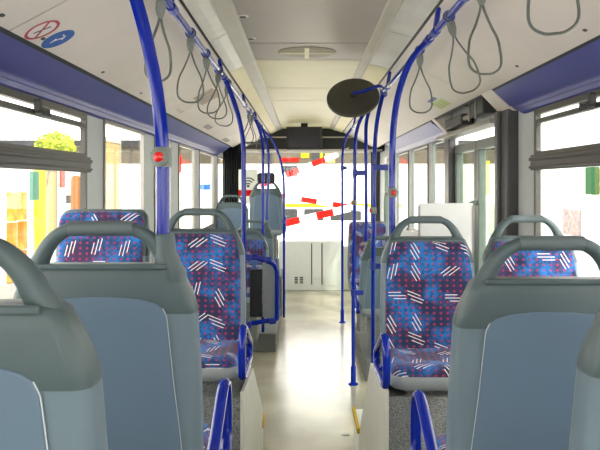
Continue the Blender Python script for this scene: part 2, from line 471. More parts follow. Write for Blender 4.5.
# raised rear floor with two steps
bm = BM()
box(bm, -0.262, 0.352, YR, 1.9, 0.0, POD); box(bm, -0.262, 0.352, 1.9, 2.3, 0.0, 0.28)
struct('floor_steps', bm, 'floor', smooth=False)
bm = BM(); box(bm, XL, -0.264, YR, 3.11, 0, POD); struct('podium_left', bm, 'carpet', smooth=False)
bm = BM(); box(bm, 0.354, XR, YR, 3.13, 0, POD); struct('podium_right', bm, 'carpet', smooth=False)
bm = BM(); prism(bm, [(3.11, 0), (3.11, WB), (3.72, WB), (3.80, 0.84), (4.55, 0.37), (4.55, 0)], 'x', XL, -0.275)
wl = struct('wheel_box_left', bm, 'carpet', smooth=False)
bm = BM(); prism(bm, [(3.10, 0), (3.10, WB + .03), (3.67, 0.872), (4.57, 0.38), (4.57, 0)], 'x', -0.275, -0.258); obj('side_panel', bm, 'cream', wl, smooth=False, bevel=0.003)
bm = BM(); box(bm, -0.285, -0.25, 4.45, 4.62, 0.30, 0.345); obj('edge_strip', bm, 'yellow', wl, bevel=0.004)
bm = BM(); prism(bm, [(3.13, 0), (3.13, WB), (3.72, WB), (3.82, 0.85), (4.5, 0.27), (4.5, 0)], 'x', 0.368, XR)
wr = struct('wheel_box_right', bm, 'carpet', smooth=False)
bm = BM(); prism(bm, [(3.12, 0), (3.12, WB + .035), (3.80, 0.865), (4.52, 0.28), (4.52, 0)], 'x', 0.350, 0.368); obj('side_panel', bm, 'cream', wr, smooth=False, bevel=0.003)
bm = BM(); box(bm, 0.345, 0.46, 4.55, 4.98, 0.0, 0.255)
st = struct('step_block', bm, 'white', smooth=False, bevel=0.006)
bm = BM(); box(bm, 0.335, 0.352, 4.54, 4.99, 0.235, 0.268); obj('edge_strip', bm, 'yellow', st, smooth=False)
# small drain plate on the floor
bm = BM(); lathe(bm, [(0.03, 0.0005), (0.03, 0.003), (0.026, 0.004)], 16)
o = obj('floor_plate', bm, 'alu'); tag(o, 'small round metal plate set in the aisle floor', 'floor plate'); o.location = (0.30, 5.2, 0.0)

# plinths under the forward seats
for nm, x0, x1, y0, y1, z in (('plinth_left', XL, -0.30, 7.75, 9.3, 0.2), ('plinth_right', 0.56, XR, 6.6, 8.4, 0.2), ('wheel_box_front', XL, -0.30, 9.85, 10.7, 0.55)):
    bm = BM(); box(bm, x0, x1, y0, y1, 0, z); struct(nm, bm, 'carpet', smooth=False, bevel=0.01)

# ------------------------------------------------------------------ side walls with window openings
WZ0, WZ1 = 1.25, 2.21
def wall(name, X, sgn, openings, ztop):
    """openings list of (y0,y1,z0) along Y; the rest is pillar"""
    bm = BM(); x0, x1 = sorted((X, X + sgn * 0.02))
    box(bm, x0, x1, YR, YF + 0.3, ztop, ztop + 0.62)
    y = YR
    for a, b, z0 in openings:
        if a > y: box(bm, x0, x1, y, a, 0, ztop)
        if z0 > 0: box(bm, x0, x1, a, b, 0, z0)
        y = b
    box(bm, x0, x1, y, YF + 0.3, 0, ztop)
    return struct(name, bm, 'pillar', smooth=False)
LW = [(-1.3, 0.1), (0.35, 4.08), (4.44, 5.55), (5.95, 6.66), (7.09, 8.1), (8.5, 9.8), (10.25, 11.9)]
RW = [(-1.3, 0.1), (0.35, 4.16), (6.60, 7.45), (7.75, 8.9), (9.2, 10.3)]
DOOR = (4.78, 6.36)
FDOOR = (10.6, 11.9)
wall('wall_left', XL, -1, [(a, b, WZ0) for a, b in LW], WZ1)
wall('wall_right', XR, 1, sorted([(a, b, WZ0) for a, b in RW] + [(DOOR[0], DOOR[1], 0.0), (FDOOR[0], FDOOR[1], 0.0)]), WZ1 + 0.03)

def frame_rect(bm, x0, x1, y0, y1, z0, z1, w):
    box(bm, x0, x1, y0, y1, z1 - w, z1); box(bm, x0, x1, y0, y1, z0, z0 + w)
    box(bm, x0, x1, y0, y0 + w, z0 + w, z1 - w); box(bm, x0, x1, y1 - w, y1, z0 + w, z1 - w)

def rounded_frame(bm, x0, x1, y0, y1, z0, z1, w, r):
    cy, cz, hy, hz = (y0 + y1) / 2, (z0 + z1) / 2, (y1 - y0) / 2, (z1 - z0) / 2
    A = rrect(hy, hz, r, 5, cy, cz); B = rrect(hy - w, hz - w, max(r - w, 0.008), 5, cy, cz)
    n = len(A)
    v = [[bm.verts.new((x, p[0], p[1])) for p in q] for x in (x0, x1) for q in (A, B)]
    for i in range(n):
        j = (i + 1) % n
        for a, b in ((v[0], v[1]), (v[1], v[3]), (v[3], v[2]), (v[2], v[0])):
            bm.faces.new((a[i], a[j], b[j], b[i]))

wn = 0
def window(side, X, a, b, z0, z1, hopper=False, frame='winframe'):
    global wn; wn += 1
    s = side
    w = thing('window_%d' % wn, None, None, (X, (a + b) / 2, z0), kind='structure')
    X0 = 0.0; y0 = a - (a + b) / 2; y1 = -y0; H = z1 - z0
    bm = BM(); x0, x1 = sorted((s * -0.012, s * 0.018)); frame_rect(bm, x0, x1, y0, y1, 0, H, 0.022 if not hopper else 0.034)
    obj('window_frame', bm, frame, w, smooth=False)
    bm = BM(); x0, x1 = sorted((s * 0.008, s * 0.013)); box(bm, x0, x1, y0 + .005, y1 - .005, 0.005, H - .005)
    obj('pane', bm, 'glass', w, smooth=False)
    if hopper:
        zs0, zs1 = 1.875 - z0, 1.962 - z0
        if side > 0: zs0 += 0.015; zs1 += 0.015
        bm = BM(); x0, x1 = sorted((s * -0.028, s * 0.015)); box(bm, x0, x1, y0, y1 + 0.02, zs0, zs1)
        x0, x1 = sorted((s * -0.038, s * -0.028)); box(bm, x0, x1, y0, y1 + 0.02, zs0 + 0.052, zs0 + 0.072)
        box(bm, x0, x1, y0, y1 + 0.02, zs0 + 0.01, zs0 + 0.024)
        obj('transom', bm, 'transom', w, smooth=False, bevel=0.006)
        bm = BM(); x0, x1 = sorted((s * -0.025, s * 0.0)); rounded_frame(bm, x0, x1, y0 + .02, y1 - 0.06, zs1 - 0.01, H - 0.062, 0.026, 0.05)
        vf = obj('vent_frame', bm, 'winframe', w)
        # latch hanging on the vent's top rail
        yl = 3.28 - (a + b) / 2
        bm = BM(); x0, x1 = sorted((s * -0.062, s * -0.03)); box(bm, x0, x1, yl - 0.05, yl + 0.07, H - 0.085, H - 0.05)
        box(bm, x0, x1, yl - 0.06, yl - 0.03, H - 0.07, H - 0.02)
        for k in range(5): box(bm, x0 - 0.004, x1 + 0.004, yl - 0.02 + k * 0.018, yl - 0.012 + k * 0.018, H - 0.092, H - 0.06)
        obj('latch', bm, 'dark', vf, smooth=False, bevel=0.003)
    # inner pillar-side sill
    bm = BM(); x0, x1 = sorted((s * -0.03, s * 0.0)); box(bm, x0, x1, y0, y1, -0.03, 0.0); obj('sill', bm, 'alu', w, smooth=False, bevel=0.003)
    return w
for i, (a, b) in enumerate(LW): window(-1, XL, a, b, WZ0, WZ1, hopper=(i == 1), frame='winframe' if i < 2 else 'alu')
for i, (a, b) in enumerate(RW): window(1, XR, a, b, WZ0, WZ1 + 0.03, hopper=(i == 1), frame='winframe' if i < 2 else 'doorframe')

# doors
def door(n, X, y0, y1, ztop):
    d = thing('door_%d' % n, None, None, (X, (y0 + y1) / 2, 0), kind='structure')
    h = (y1 - y0) / 2
    for k, (a, b) in enumerate(((-h, -0.005), (0.005, h))):
        bm = BM(); frame_rect(bm, -0.03, 0.03, a, b, 0.03, ztop - 0.04, 0.075)
        fr = obj('door_leaf', bm, 'doorframe', d, smooth=False, bevel=0.008)
        bm = BM(); box(bm, 0.0, 0.006, a + .06, b - .06, .09, ztop - .10); obj('pane', bm, 'doorglass', fr, smooth=False)
        e = a + 0.04 if k else b - 0.04
        bm = BM(); tube(bm, smooth_path([(-0.03, e, 0.75), (-0.09, e, 0.82), (-0.09, e, 1.2), (-0.09, e, 1.6), (-0.03, e, 1.67)], 4), 0.015, 8)
        obj('door_handle', bm, 'doorframe', fr)
    bm = BM(); box(bm, -0.01, 0.01, -0.02, 0.02, 0.03, ztop - 0.04); obj('rubber_seal', bm, 'rubber', d, smooth=False)
    return d
door(1, XR + 0.02, DOOR[0], DOOR[1], WZ1 - 0.02)
door(2, XR + 0.02, FDOOR[0], FDOOR[1], WZ1 - 0.02)
# dark posts either side of the middle door
bm = BM(); box(bm, XR - 0.075, XR + 0.03, 4.50, 4.77, 0, 2.28); box(bm, XR - 0.10, XR - 0.06, 4.62, 4.70, 0, 2.28)
struct('trim_1', bm, 'doorpost', smooth=False, bevel=0.012)
bm = BM(); box(bm, XR - 0.06, XR + 0.03, 6.37, 6.58, 0, 2.25); struct('trim_2', bm, 'doorpost', smooth=False, bevel=0.012)

# rear wall with its window, front bulkhead
bm = BM(); box(bm, XL, XR, YR - 0.06, YR, 0, 1.55); box(bm, XL, XR, YR - 0.06, YR, 2.45, 2.83)
box(bm, XL, XL + 0.2, YR - 0.06, YR, 1.55, 2.45); box(bm, XR - 0.2, XR, YR - 0.06, YR, 1.55, 2.45)
struct('wall_rear', bm, 'pillar', smooth=False)
bm = BM(); box(bm, XL + .2, XR - .2, YR - 0.03, YR - 0.025, 1.55, 2.45); struct('window_rear', bm, 'glass', smooth=False)
# windscreen
bm = BM(); box(bm, XL, XR, YF + .22, YF + .28, 2.36, 2.83)
box(bm, XL, XR, YF + .22, YF + .28, 0, 0.50); box(bm, XL, XL + .16, YF + .22, YF + .28, 0.5, 2.4); box(bm, XR - .16, XR, YF + .22, YF + .28, 0.5, 2.4)
struct('wall_front', bm, 'dark', smooth=False)
bm = BM(); box(bm, XL + .16, XR - .16, YF + 0.245, YF + 0.25, 0.5, 2.36); struct('windscreen', bm, 'glass', smooth=False)
# header over the windscreen with two pale strips
bm = BM(); prism(bm, [(XL, 2.36), (XR, 2.36), (XR, 2.62), (0.62, 2.80), (-0.52, 2.80), (XL, 2.62)], 'y', YF - 0.55, YF + 0.24)
hd = struct('header_front', bm, 'black', smooth=False)
for i, (z, hh) in enumerate(((2.585, .022), (2.37, .035))):
    bm = BM(); box(bm, XL + .05, XR - .05, YF - 0.60, YF - 0.55, z - hh / 2, z + hh / 2); obj('header_strip', bm, 'trim', hd, smooth=False, bevel=0.004)
bm = BM(); box(bm, XL + .02, -0.60, YF - 0.58, YF - 0.55, 2.40, 2.56); box(bm, 0.66, XR - .02, YF - 0.58, YF - 0.55, 2.40, 2.56); obj('header_grille', bm, 'dark', hd, smooth=False)

# ------------------------------------------------------------------ ceiling
CY1 = 11.95
def strip(bm, pts, y0, y1, th=0.012, mi=0):
    """polyline cross section (x,z) extruded along Y, thickened upward"""
    up = [(x, z + th) for x, z in pts]
    prism(bm, list(pts) + up[::-1], 'y', y0, y1, mi)
ZC = CZ + 0.92
bm = BM()
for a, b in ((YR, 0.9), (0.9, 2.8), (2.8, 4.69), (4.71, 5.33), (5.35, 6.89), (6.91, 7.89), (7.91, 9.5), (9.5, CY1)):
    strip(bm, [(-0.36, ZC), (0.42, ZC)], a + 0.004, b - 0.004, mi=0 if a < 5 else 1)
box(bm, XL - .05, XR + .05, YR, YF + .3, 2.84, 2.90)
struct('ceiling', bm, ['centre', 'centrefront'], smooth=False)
# ceiling trims, lamp covers, side linings
tn = 2
def trimobj(bm, m, **kw):
    global tn; tn += 1
    return struct('trim_%d' % tn, bm, m, smooth=kw.pop('smooth', False), **kw)
bm = BM(); strip(bm, [(-0.45, CZ + .876), (-0.445, CZ + .882), (-0.375, CZ + .905), (-0.365, CZ + .915), (-0.36, CZ + .92)], YR, CY1); trimobj(bm, 'trim')
bm = BM(); strip(bm, [(0.42, CZ + .92), (0.425, CZ + .914), (0.475, CZ + .902), (0.482, CZ + .896), (0.484, CZ + .89)], YR, CY1); trimobj(bm, 'trim')
ys = [YR + 1.16 * i for i in range(13)]
for sd, pts in ((-1, [(-0.55, CZ + .83), (-0.50, CZ + .851), (-0.452, CZ + .878)]), (1, [(0.485, CZ + .892), (0.56, CZ + .876), (0.63, CZ + .852)])):
    for a in ys:
        b = min(a + 1.15, CY1)
        if a >= b: continue
        bm = BM(); strip(bm, pts, a + 0.003, b)
        o = obj('lamp_cover', bm, 'lampon' if a > 4.5 else 'lamp', smooth=False)
        sn = 'left' if sd < 0 else 'right'
        n_ = round((a - YR) / 1.16)
        if a > 4.5: lb = 'glowing translucent lamp cover of the %s ceiling strip towards the front' % sn
        else: lb = 'unlit translucent lamp cover in the %s ceiling strip above the seats' % sn
        tag(o, lb, 'lamp cover', lb.replace('cover', 'covers'))
# black slot beside the lamp strip
bm = BM(); strip(bm, [(-0.572, CZ + .835), (-0.55, CZ + .842)], YR, CY1); trimobj(bm, 'black')
bm = BM(); strip(bm, [(0.632, CZ + .862), (0.655, CZ + .856)], YR, CY1); trimobj(bm, 'black')
LA, LB = Vector((-1.08, 0, 2.365)), Vector((-0.57, 0, 2.636))
RA, RB = Vector((1.18, 0, 2.397)), Vector((0.652, 0, 2.662))
bm = BM()
for a, b in ((YR, 2.62), (2.63, 5.9), (5.91, 9.2), (9.21, CY1)): strip(bm, [(LA.x, LA.z), (LB.x, LB.z)], a, b)
struct('ceiling_left', bm, 'side', smooth=False)
bm = BM()
for a, b in ((YR, 2.2), (2.21, 4.9), (4.91, 8.2), (8.21, CY1)): strip(bm, [(RB.x, RB.z), (RA.x, RA.z)], a, b)
struct('ceiling_right', bm, 'side', smooth=False)
# blue coves
lc = [(-1.238, 2.205), (-1.222, 2.218), (-1.216, 2.240), (-1.213, 2.243), (-1.206, 2.262), (-1.203, 2.258), (-1.192, 2.275), (-1.188, 2.264), (-1.15, 2.300), (-1.108, 2.338), (-1.084, 2.361)]
def cove(pts, cuts, back, sd):
    bm = BM()
    for (ya, yb, yc, yd) in cuts:       # near end low/high, far end low/high
        m_ = len(pts)
        A = []; B = []
        for i, (x, z) in enumerate(pts):
            t = i / (m_ - 1)
            A.append(bm.verts.new((x, ya + (yb - ya) * t, z))); B.append(bm.verts.new((x, yc + (yd - yc) * t, z)))
        A2 = [bm.verts.new((v.co.x - sd * -0.02, v.co.y, v.co.z + 0.015)) for v in A]; B2 = [bm.verts.new((v.co.x - sd * -0.02, v.co.y, v.co.z + 0.015)) for v in B]
        for i in range(m_ - 1):
            bm.faces.new((A[i], A[i + 1], B[i + 1], B[i])); bm.faces.new((A2[i], B2[i], B2[i + 1], A2[i + 1]))
            bm.faces.new((A[i], A2[i], A2[i + 1], A[i + 1])); bm.faces.new((B[i], B[i + 1], B2[i + 1], B2[i]))
        bm.faces.new((A[0], B[0], B2[0], A2[0])); bm.faces.new((A[-1], A2[-1], B2[-1], B[-1]))
    return trimobj(bm, 'cove', smooth=True, angle=15)
cove(lc, [(YR, YR, 10.2, 10.6)], None, -1)
rc = [(-x + 0.10, z + 0.03) for x, z in lc]
rc = [(x, z + 0.0) for x, z in rc]
cove(rc, [(YR, YR, 4.36, 4.75), (6.5, 6.74, 10.4, 10.4)], None, 1)
# black line between lining and cove
bm = BM(); strip(bm, [(-1.087, 2.355), (-1.074, 2.366)], YR, 10.5, th=0.004); trimobj(bm, 'rubber')
bm = BM(); strip(bm, [(1.172, 2.400), (1.188, 2.388)], YR, 11, th=0.004); trimobj(bm, 'rubber')

# door drive bay above the middle door
bm = BM()
prism(bm, [(1.17, 2.42), (1.34, 2.54), (1.34, 2.58), (1.15, 2.47)], 'y', 4.70, 6.55)
prism(bm, [(1.17, 2.40), (1.335, 2.23), (1.335, 2.56), (1.18, 2.45)], 'y', 4.50, 4.76)
prism(bm, [(1.17, 2.40), (1.335, 2.23), (1.335, 2.56), (1.18, 2.45)], 'y', 6.50, 6.62)
dh = struct('door_housing', bm, 'side', smooth=False, bevel=0.006)
bm = BM(); box(bm, 1.20, 1.33, 4.66, 6.52, 2.205, 2.235); obj('rail_cover', bm, 'alu', dh, smooth=False, bevel=0.004)
mm_ = thing('door_drive', 'dark door drive unit in the open bay above the middle door', 'door mechanism', (1.27, 5.5, 2.24))
bm = BM(); box(bm, -0.06, 0.05, -0.62, -0.22, 0.05, 0.19); obj('control_box', bm, 'dark', mm_, bevel=0.01)
bm = BM(); box(bm, -0.068, -0.06, -0.45, -0.42, 0.03, 0.19); box(bm, -0.068, -0.06, -0.25, -0.22, 0.03, 0.19); obj('bracket', bm, 'alu', mm_, bevel=0.002)
bm = BM(); box(bm, -0.05, 0.05, 0.1, 0.75, 0.03, 0.12); obj('motor', bm, 'dark', mm_, bevel=0.015)
bm = BM(); tube(bm, [(-0.02, -0.2, 0.08), (-0.02, 0.1, 0.08)], 0.018, 10); obj('shaft', bm, 'alu', mm_)
bm = BM(); lathe(bm, [(0.05, 0.17), (0.05, 0.20), (0.02, 0.205)], 16); obj('warning_lamp', bm, 'black', mm_)

# round roof vent, two recessed lights
v = thing('roof_vent', 'round beige air vent with a cross in the middle of the ceiling', 'vent', (0.02, 5.02, ZC))
bm = BM(); lathe(bm, [(0.205, -0.001), (0.205, -0.004), (0.19, -0.006), (0.05, -0.008)], 40); obj('vent_disc', bm, 'vent', v)
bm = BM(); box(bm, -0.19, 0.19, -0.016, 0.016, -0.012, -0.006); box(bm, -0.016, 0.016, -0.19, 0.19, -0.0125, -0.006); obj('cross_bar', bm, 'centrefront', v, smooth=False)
for i, (px, py) in enumerate(((243, 16), (251, 38))):
    Y = 0.92 * F / (VY - py)
    c = P(px, py, Y)
    q = thing('ceiling_fitting', ('nearer' if i == 0 else 'farther') + ' of two small dark round fittings at the left of the centre ceiling panel', 'ceiling fitting', (c.x, Y, ZC))
    bm = BM(); lathe(bm, [(0.03, 0.0), (0.03, -0.004), (0.022, -0.006)], 20); obj('ring', bm, 'stickwhite', q)
    bm = BM(); lathe(bm, [(0.02, 0), (0.019, -0.0075), (0.01, -0.009)], 16); obj('socket', bm, 'black', q)

# ------------------------------------------------------------------ stickers and slots on the side linings
def on_panel(px, py, A, B):
    d = Vector(((px - VX) / F, 1, (VY - py) / F)); o = Vector((0, 0, CZ))
    e = (B - A).normalized(); n = e.cross(Vector((0, 1, 0))).normalized()
    if n.z > 0: n = -n
    t = (A - o).dot(n) / d.dot(n)
    return o + d * t, e, n
def on_mat(px, py, A, B, lift=0.002):
    p, e, n = on_panel(px, py, A, B)
    m = Matrix((e, Vector((0, 1, 0)), n)).transposed().to_4x4()
    if m.determinant() < 0:
        m = Matrix((e, Vector((0, -1, 0)), n)).transposed().to_4x4()
    m.translation = p + n * lift
    return m
def disc(bm, r0, r1, z0, z1, n=36, mi=0):
    lathe(bm, [(r1, z0), (r1, z1)], n, mi) if r0 == 0 else None
    if r0 > 0:
        rings = [[(r * math.cos(2 * PI * k / n), r * math.sin(2 * PI * k / n), z) for k in range(n)] for r, z in ((r0, z0), (r1, z0), (r1, z1), (r0, z1), (r0, z0))]
        loft(bm, rings, False, mi)
def place(o, m): o.matrix_world = m
s = thing('no_smoking_sticker', 'round white no-smoking sticker with a dark red ring on the left ceiling lining', 'sticker')
place(s, on_mat(42, 29.5, LA, LB))
rS = 0.072
bm = BM(); disc(bm, 0, rS, -0.002, 0.0); obj('face', bm, 'stickwhite', s, smooth=False)
bm = BM(); disc(bm, rS * 0.82, rS, 0.0, 0.0008)
a = R(35); 
def bar(bm, cx, cy, L, w, ang, z0, z1):
    c, s_ = math.cos(ang), math.sin(ang)
    pts = [(cx + c * x - s_ * y, cy + s_ * x + c * y) for x, y in ((-L, -w), (L, -w), (L, w), (-L, w))]
    prism(bm, pts, 'z', z0, z1)
bar(bm, 0, 0, rS * 0.83, rS * 0.07, R(40), 0.0, 0.0008); obj('ring_and_bar', bm, 'stickred', s, smooth=False)
bm = BM(); bar(bm, 0.0, 0.0, rS * 0.5, rS * 0.07, R(-20), 0.0002, 0.0006); obj('cigarette_mark', bm, 'dark', s, smooth=False)
s = thing('blue_notice_sticker', 'round blue sticker with white figure marks next to the no-smoking sticker', 'sticker')
place(s, on_mat(58, 39, LA, LB))
bm = BM(); disc(bm, 0, rS, -0.002, 0.0); obj('face', bm, 'stickblue', s, smooth=False)
bm = BM()
bar(bm, -0.018, 0.012, 0.018, 0.004, R(20), 0.0, 0.0006); bar(bm, 0.0, 0.0, 0.022, 0.005, R(-30), 0.0, 0.0006); bar(bm, 0.02, -0.012, 0.016, 0.004, R(35), 0.0, 0.0006)
bar(bm, 0.03, 0.012, 0.01, 0.003, R(80), 0.0, 0.0006); obj('figure_marks', bm, 'stickwhite', s, smooth=False)
def sticker(px, py, w, h, m, A, B, label, name='sticker'):
    o = thing(name, label, 'sticker'); place(o, on_mat(px, py, A, B, 0.0015))
    bm = BM(); box(bm, -w / 2, w / 2, -h / 2, h / 2, -0.002, 0.0); obj('sheet', bm, m, o, smooth=False)
    bm = BM()
    for k in range(3): box(bm, -w * .4, w * (.35 - .12 * (k % 2)), -h * .3 + k * h * .26, -h * .3 + k * h * .26 + h * .09, 0, 0.0006)
    obj('print_lines', bm, 'stickdim' if m != 'stickdim' else 'stickgrey', o, smooth=False)
sticker(180, 110.5, 0.05, 0.36, 'side', LA, LB, 'long faint lining-coloured notice with brown print on the left ceiling near the cove')
sticker(207, 97, 0.17, 0.50, 'stickdim', LA, LB, 'brownish square notice behind the hanging loops on the left ceiling')
sticker(208, 127, 0.06, 0.42, 'stickgrey', LA, LB, 'grey violet strip notice on the left ceiling close to the cove')
sticker(226, 140, 0.06, 0.6, 'stickgrey', LA, LB, 'farthest grey violet strip notice on the left ceiling by the cove')
sticker(441, 104, 0.09, 0.42, 'stickgreen', RA, RB, 'small green label on the right ceiling lining above the door')
sticker(432, 100, 0.03, 0.30, 'stickblue', RA, RB, 'narrow blue label beside the small green label on the right ceiling')
for px, py, A, B, lb in ((2, 15, LA, LB, 'small dark slot at the far left of the left ceiling lining'), (43, 38.5, LA, LB, 'small dark slot just below the no-smoking sticker'), (103, 72, LA, LB, 'small dark slot between the blue sticker and the near pole'),
                     (141, 93, LA, LB, 'small dark slot left of the near pole by the cove'), (585, 30, RA, RB, 'small dark slot at the right of the right ceiling lining'), (517, 66, RA, RB, 'small dark slot by the right cove above the door post')):
    bm = BM(); prism(bm, rrect(0.008, 0.014, 0.007, 4), 'z', -0.001, 0.0015)
    o = obj('ceiling_slot', bm, 'dark', smooth=False); tag(o, lb, 'slot'); place(o, on_mat(px, py, A, B, 0.001))

# ------------------------------------------------------------------ grab rails, poles
RLX, RLZ = -0.54, CZ + 0.72
RRX, RRZ = 0.62, CZ + 0.718
PR = 0.0163
def rail(label, X, Z, sd, y1, brackets, collars, zgap, xgap):
    t = thing('grab_rail', label, 'grab rail', (X, 0, Z))
    bm = BM(); tube(bm, [(0, YR + .05, 0), (0, y1, 0)], PR, 16); obj('tube', bm, 'blue', t)
    for y in brackets:
        bm = BM()
        tube(bm, [(0, y, 0), (xgap - X, y + 0.05, zgap - Z)], 0.014, 10, up=(0, 1, 0), ry=0.026)
        b = obj('bracket', bm, 'blue', t)
        bm = BM(); tube(bm, [(0, y - 0.04, 0), (0, y + 0.04, 0)], PR + 0.005, 14); obj('clamp', bm, 'bluedark', b)
    for y in collars:
        bm = BM(); tube(bm, [(0, y - 0.018, 0), (0, y + 0.018, 0)], PR + 0.004, 14); obj('collar', bm, 'grey', t)
    return t
LS = [2.72, 3.43, 3.96, 4.55, 5.10, 7.1, 7.5, 9.0]
RS = [1.83, 2.53, 3.08, 3.86]
rail('long blue grab rail under the left ceiling lining', RLX, RLZ, -1, 9.85, [1.2, 2.95, 4.75, 6.6, 8.2], LS, CZ + .818, -0.562)
rail('long blue grab rail under the right ceiling lining', RRX, RRZ, 1, 9.6, [1.4, 2.72, 3.40, 5.35, 7.2, 9.0], RS, CZ + .832, 0.643)

def pole(label, path, sub=5, foot=False, btn=None, clamps=(), group=None, joint=None):
    p0 = Vector(path[0])
    t = thing('grab_pole', label, 'grab pole', p0, group=group)
    bm = BM(); tube(bm, [p - p0 for p in smooth_path(path, sub)], PR, 16)
    tb = obj('tube', bm, 'blue', t)
    if foot:
        bm = BM(); lathe(bm, [(0.045, 0.0), (0.045, 0.01), (0.024, 0.02), (0.024, 0.16), (0.020, 0.17)], 20); obj('foot_flange', bm, 'blue', t)
    if joint:
        j = Vector(path[-1]) - p0
        bm = BM(); tube(bm, [j + Vector((0, -0.055, 0)), j + Vector((0, 0.055, 0))], PR + 0.0055, 14)
        obj('joint_sleeve', bm, 'bluedark', t)
    if btn:
        z, ang, scale = btn
        # centre of the pole at that height
        sp = smooth_path(path, 12); c = min(sp, key=lambda q: abs(q.z - z)) - p0
        bm = BM(); lathe(bm, [(0.0225, -0.002), (0.0245, 0.002), (0.0235, 0.010), (0.016, 0.014)], 24)
        h = obj('button_housing', bm, 'grey', t)
        mtx = Matrix.Rotation(ang, 4, 'Z') @ Matrix.Rotation(R(90), 4, 'X')
        h.matrix_local = Matrix.Translation(c + Vector((math.sin(ang) * PR * 0.9, -math.cos(ang) * PR * 0.9, 0))) @ mtx @ Matrix.Scale(scale, 4)
        bm = BM(); lathe(bm, [(0.0125, 0.012), (0.0125, 0.016), (0.010, 0.020), (0.004, 0.022)], 20); obj('button', bm, 'red', h)
        bm = BM(); tube(bm, [c + Vector((0, 0, -0.024)), c + Vector((0, 0, 0.024))], PR + 0.005, 14); obj('button_clamp', bm, 'grey', t)
    for z, dx in clamps:
        c = min(smooth_path(path, 12), key=lambda q: abs(q.z - z)) - p0; c.z = z - p0.z
        bm = BM(); tube(bm, [c + Vector((0, 0, -0.03)), c + Vector((0, 0, 0.03))], PR + 0.007, 14)
        x0, x1 = sorted((c.x, c.x + dx)); box(bm, x0, x1, c.y - 0.012, c.y + 0.012, c.z - 0.022, c.z + 0.022)
        obj('clamp', bm, 'bluedark', t, bevel=0.004)
    return t
Y = 1.755
pole('thick nearest blue pole at left, rising out of a grey seat handle',
     [(-0.344, Y, 1.66), (-0.344, Y, 1.80), (-0.345, Y, 1.90), (-0.355, Y, 2.01), (-0.370, Y, 2.10), (-0.398, Y, 2.22), (-0.44, Y, 2.35), (-0.49, Y, 2.45), (RLX, Y, RLZ)],
     btn=(CZ + (VY - 157) * Y / F, R(-10), 1.0), joint=True)
Y = 4.9
pole('blue pole behind the left aisle seat carrying the blue guard rail',
     [(-0.408, Y, 0.0), (-0.408, Y, 1.0), (-0.41, Y, 1.9), (-0.414, Y, 2.08), (-0.43, Y, 2.2), (-0.46, Y, 2.32), (-0.505, Y, 2.45), (RLX, Y, RLZ)], foot=True, joint=True, clamps=[(1.31, 0.05), (0.85, 0.05)])
Y = 7.83
pole('left one of two close thin poles beyond the blue guard rail', [(-0.446, Y, 0.0), (-0.446, Y, 1.7), (-0.445, Y, 2.0), (-0.45, Y, 2.25), (-0.49, Y, 2.42), (RLX, Y, RLZ)], joint=True)
Y = 8.63
pole('right one of two close thin poles beyond the blue guard rail', [(-0.447, Y, 1.38), (-0.44, Y, 1.6), (-0.425, Y, 1.9), (-0.43, Y, 2.2), (-0.48, Y, 2.42), (RLX, Y, RLZ)], joint=True)
Y = 9.78
pole('blue pole bowed out into the aisle at the front left', [(-0.272, Y, 0.0), (-0.272, Y, 0.5), (-0.272, Y, 1.2), (-0.272, Y, 1.72), (-0.285, Y, 1.95), (-0.34, Y, 2.2), (-0.44, Y, 2.42), (RLX, Y, RLZ)], joint=True, clamps=[(1.30, 0.02), (1.12, -0.02)])
Y = 3.60
pole('blue pole with red button on the corner of the right patterned aisle seat',
     [(0.440, Y, 1.55), (0.440, Y, 1.75), (0.441, Y, 1.95), (0.45, Y, 2.12), (0.475, Y, 2.27), (0.53, Y, 2.42), (RRX, Y, RRZ)], btn=(CZ + (VY - 191) * Y / F, R(10), 1.0), joint=True)
Y = 5.62
pole('blue pole that carries the round dark mirror',
     [(0.540, Y, 0.0), (0.540, Y, 1.0), (0.545, Y, 1.7), (0.553, Y, 2.1), (0.575, Y, 2.33), (RRX, Y, RRZ)], foot=True, btn=(CZ + (VY - 211) * Y / F, R(-55), 1.1), joint=True, clamps=[(1.94, 0.11), (1.17, 0.06)])
Y = 6.5
pole('blue floor pole standing in the aisle left of the mirror pole',
     [(0.445, Y, 0.0), (0.445, Y, 0.8), (0.458, Y, 1.7), (0.460, Y, 2.1), (0.475, Y, 2.28), (0.525, Y, 2.42), (RRX, Y, RRZ)], foot=True, btn=(CZ + (VY - 203) * Y / F, R(-60), 1.0), joint=True, clamps=[(1.91, 0.09), (0.83, 0.09)])
Y = 6.63
pole('straight thin pole on the corner of the far grey seat at right', [(0.572, Y, 1.28), (0.572, Y, 1.7), (0.570, Y, 2.1), (0.572, Y, 2.35), (0.60, Y, 2.48), (RRX, Y, RRZ)], joint=True)
Y = 9.4
pole('farthest thin blue pole on the right near the windscreen', [(0.50, Y, 0.0), (0.50, Y, 1.0), (0.50, Y, 1.8), (0.505, Y, 2.2), (0.55, Y, 2.42), (RRX, Y, RRZ)], foot=True, joint=True, clamps=[(2.02, 0.06)])

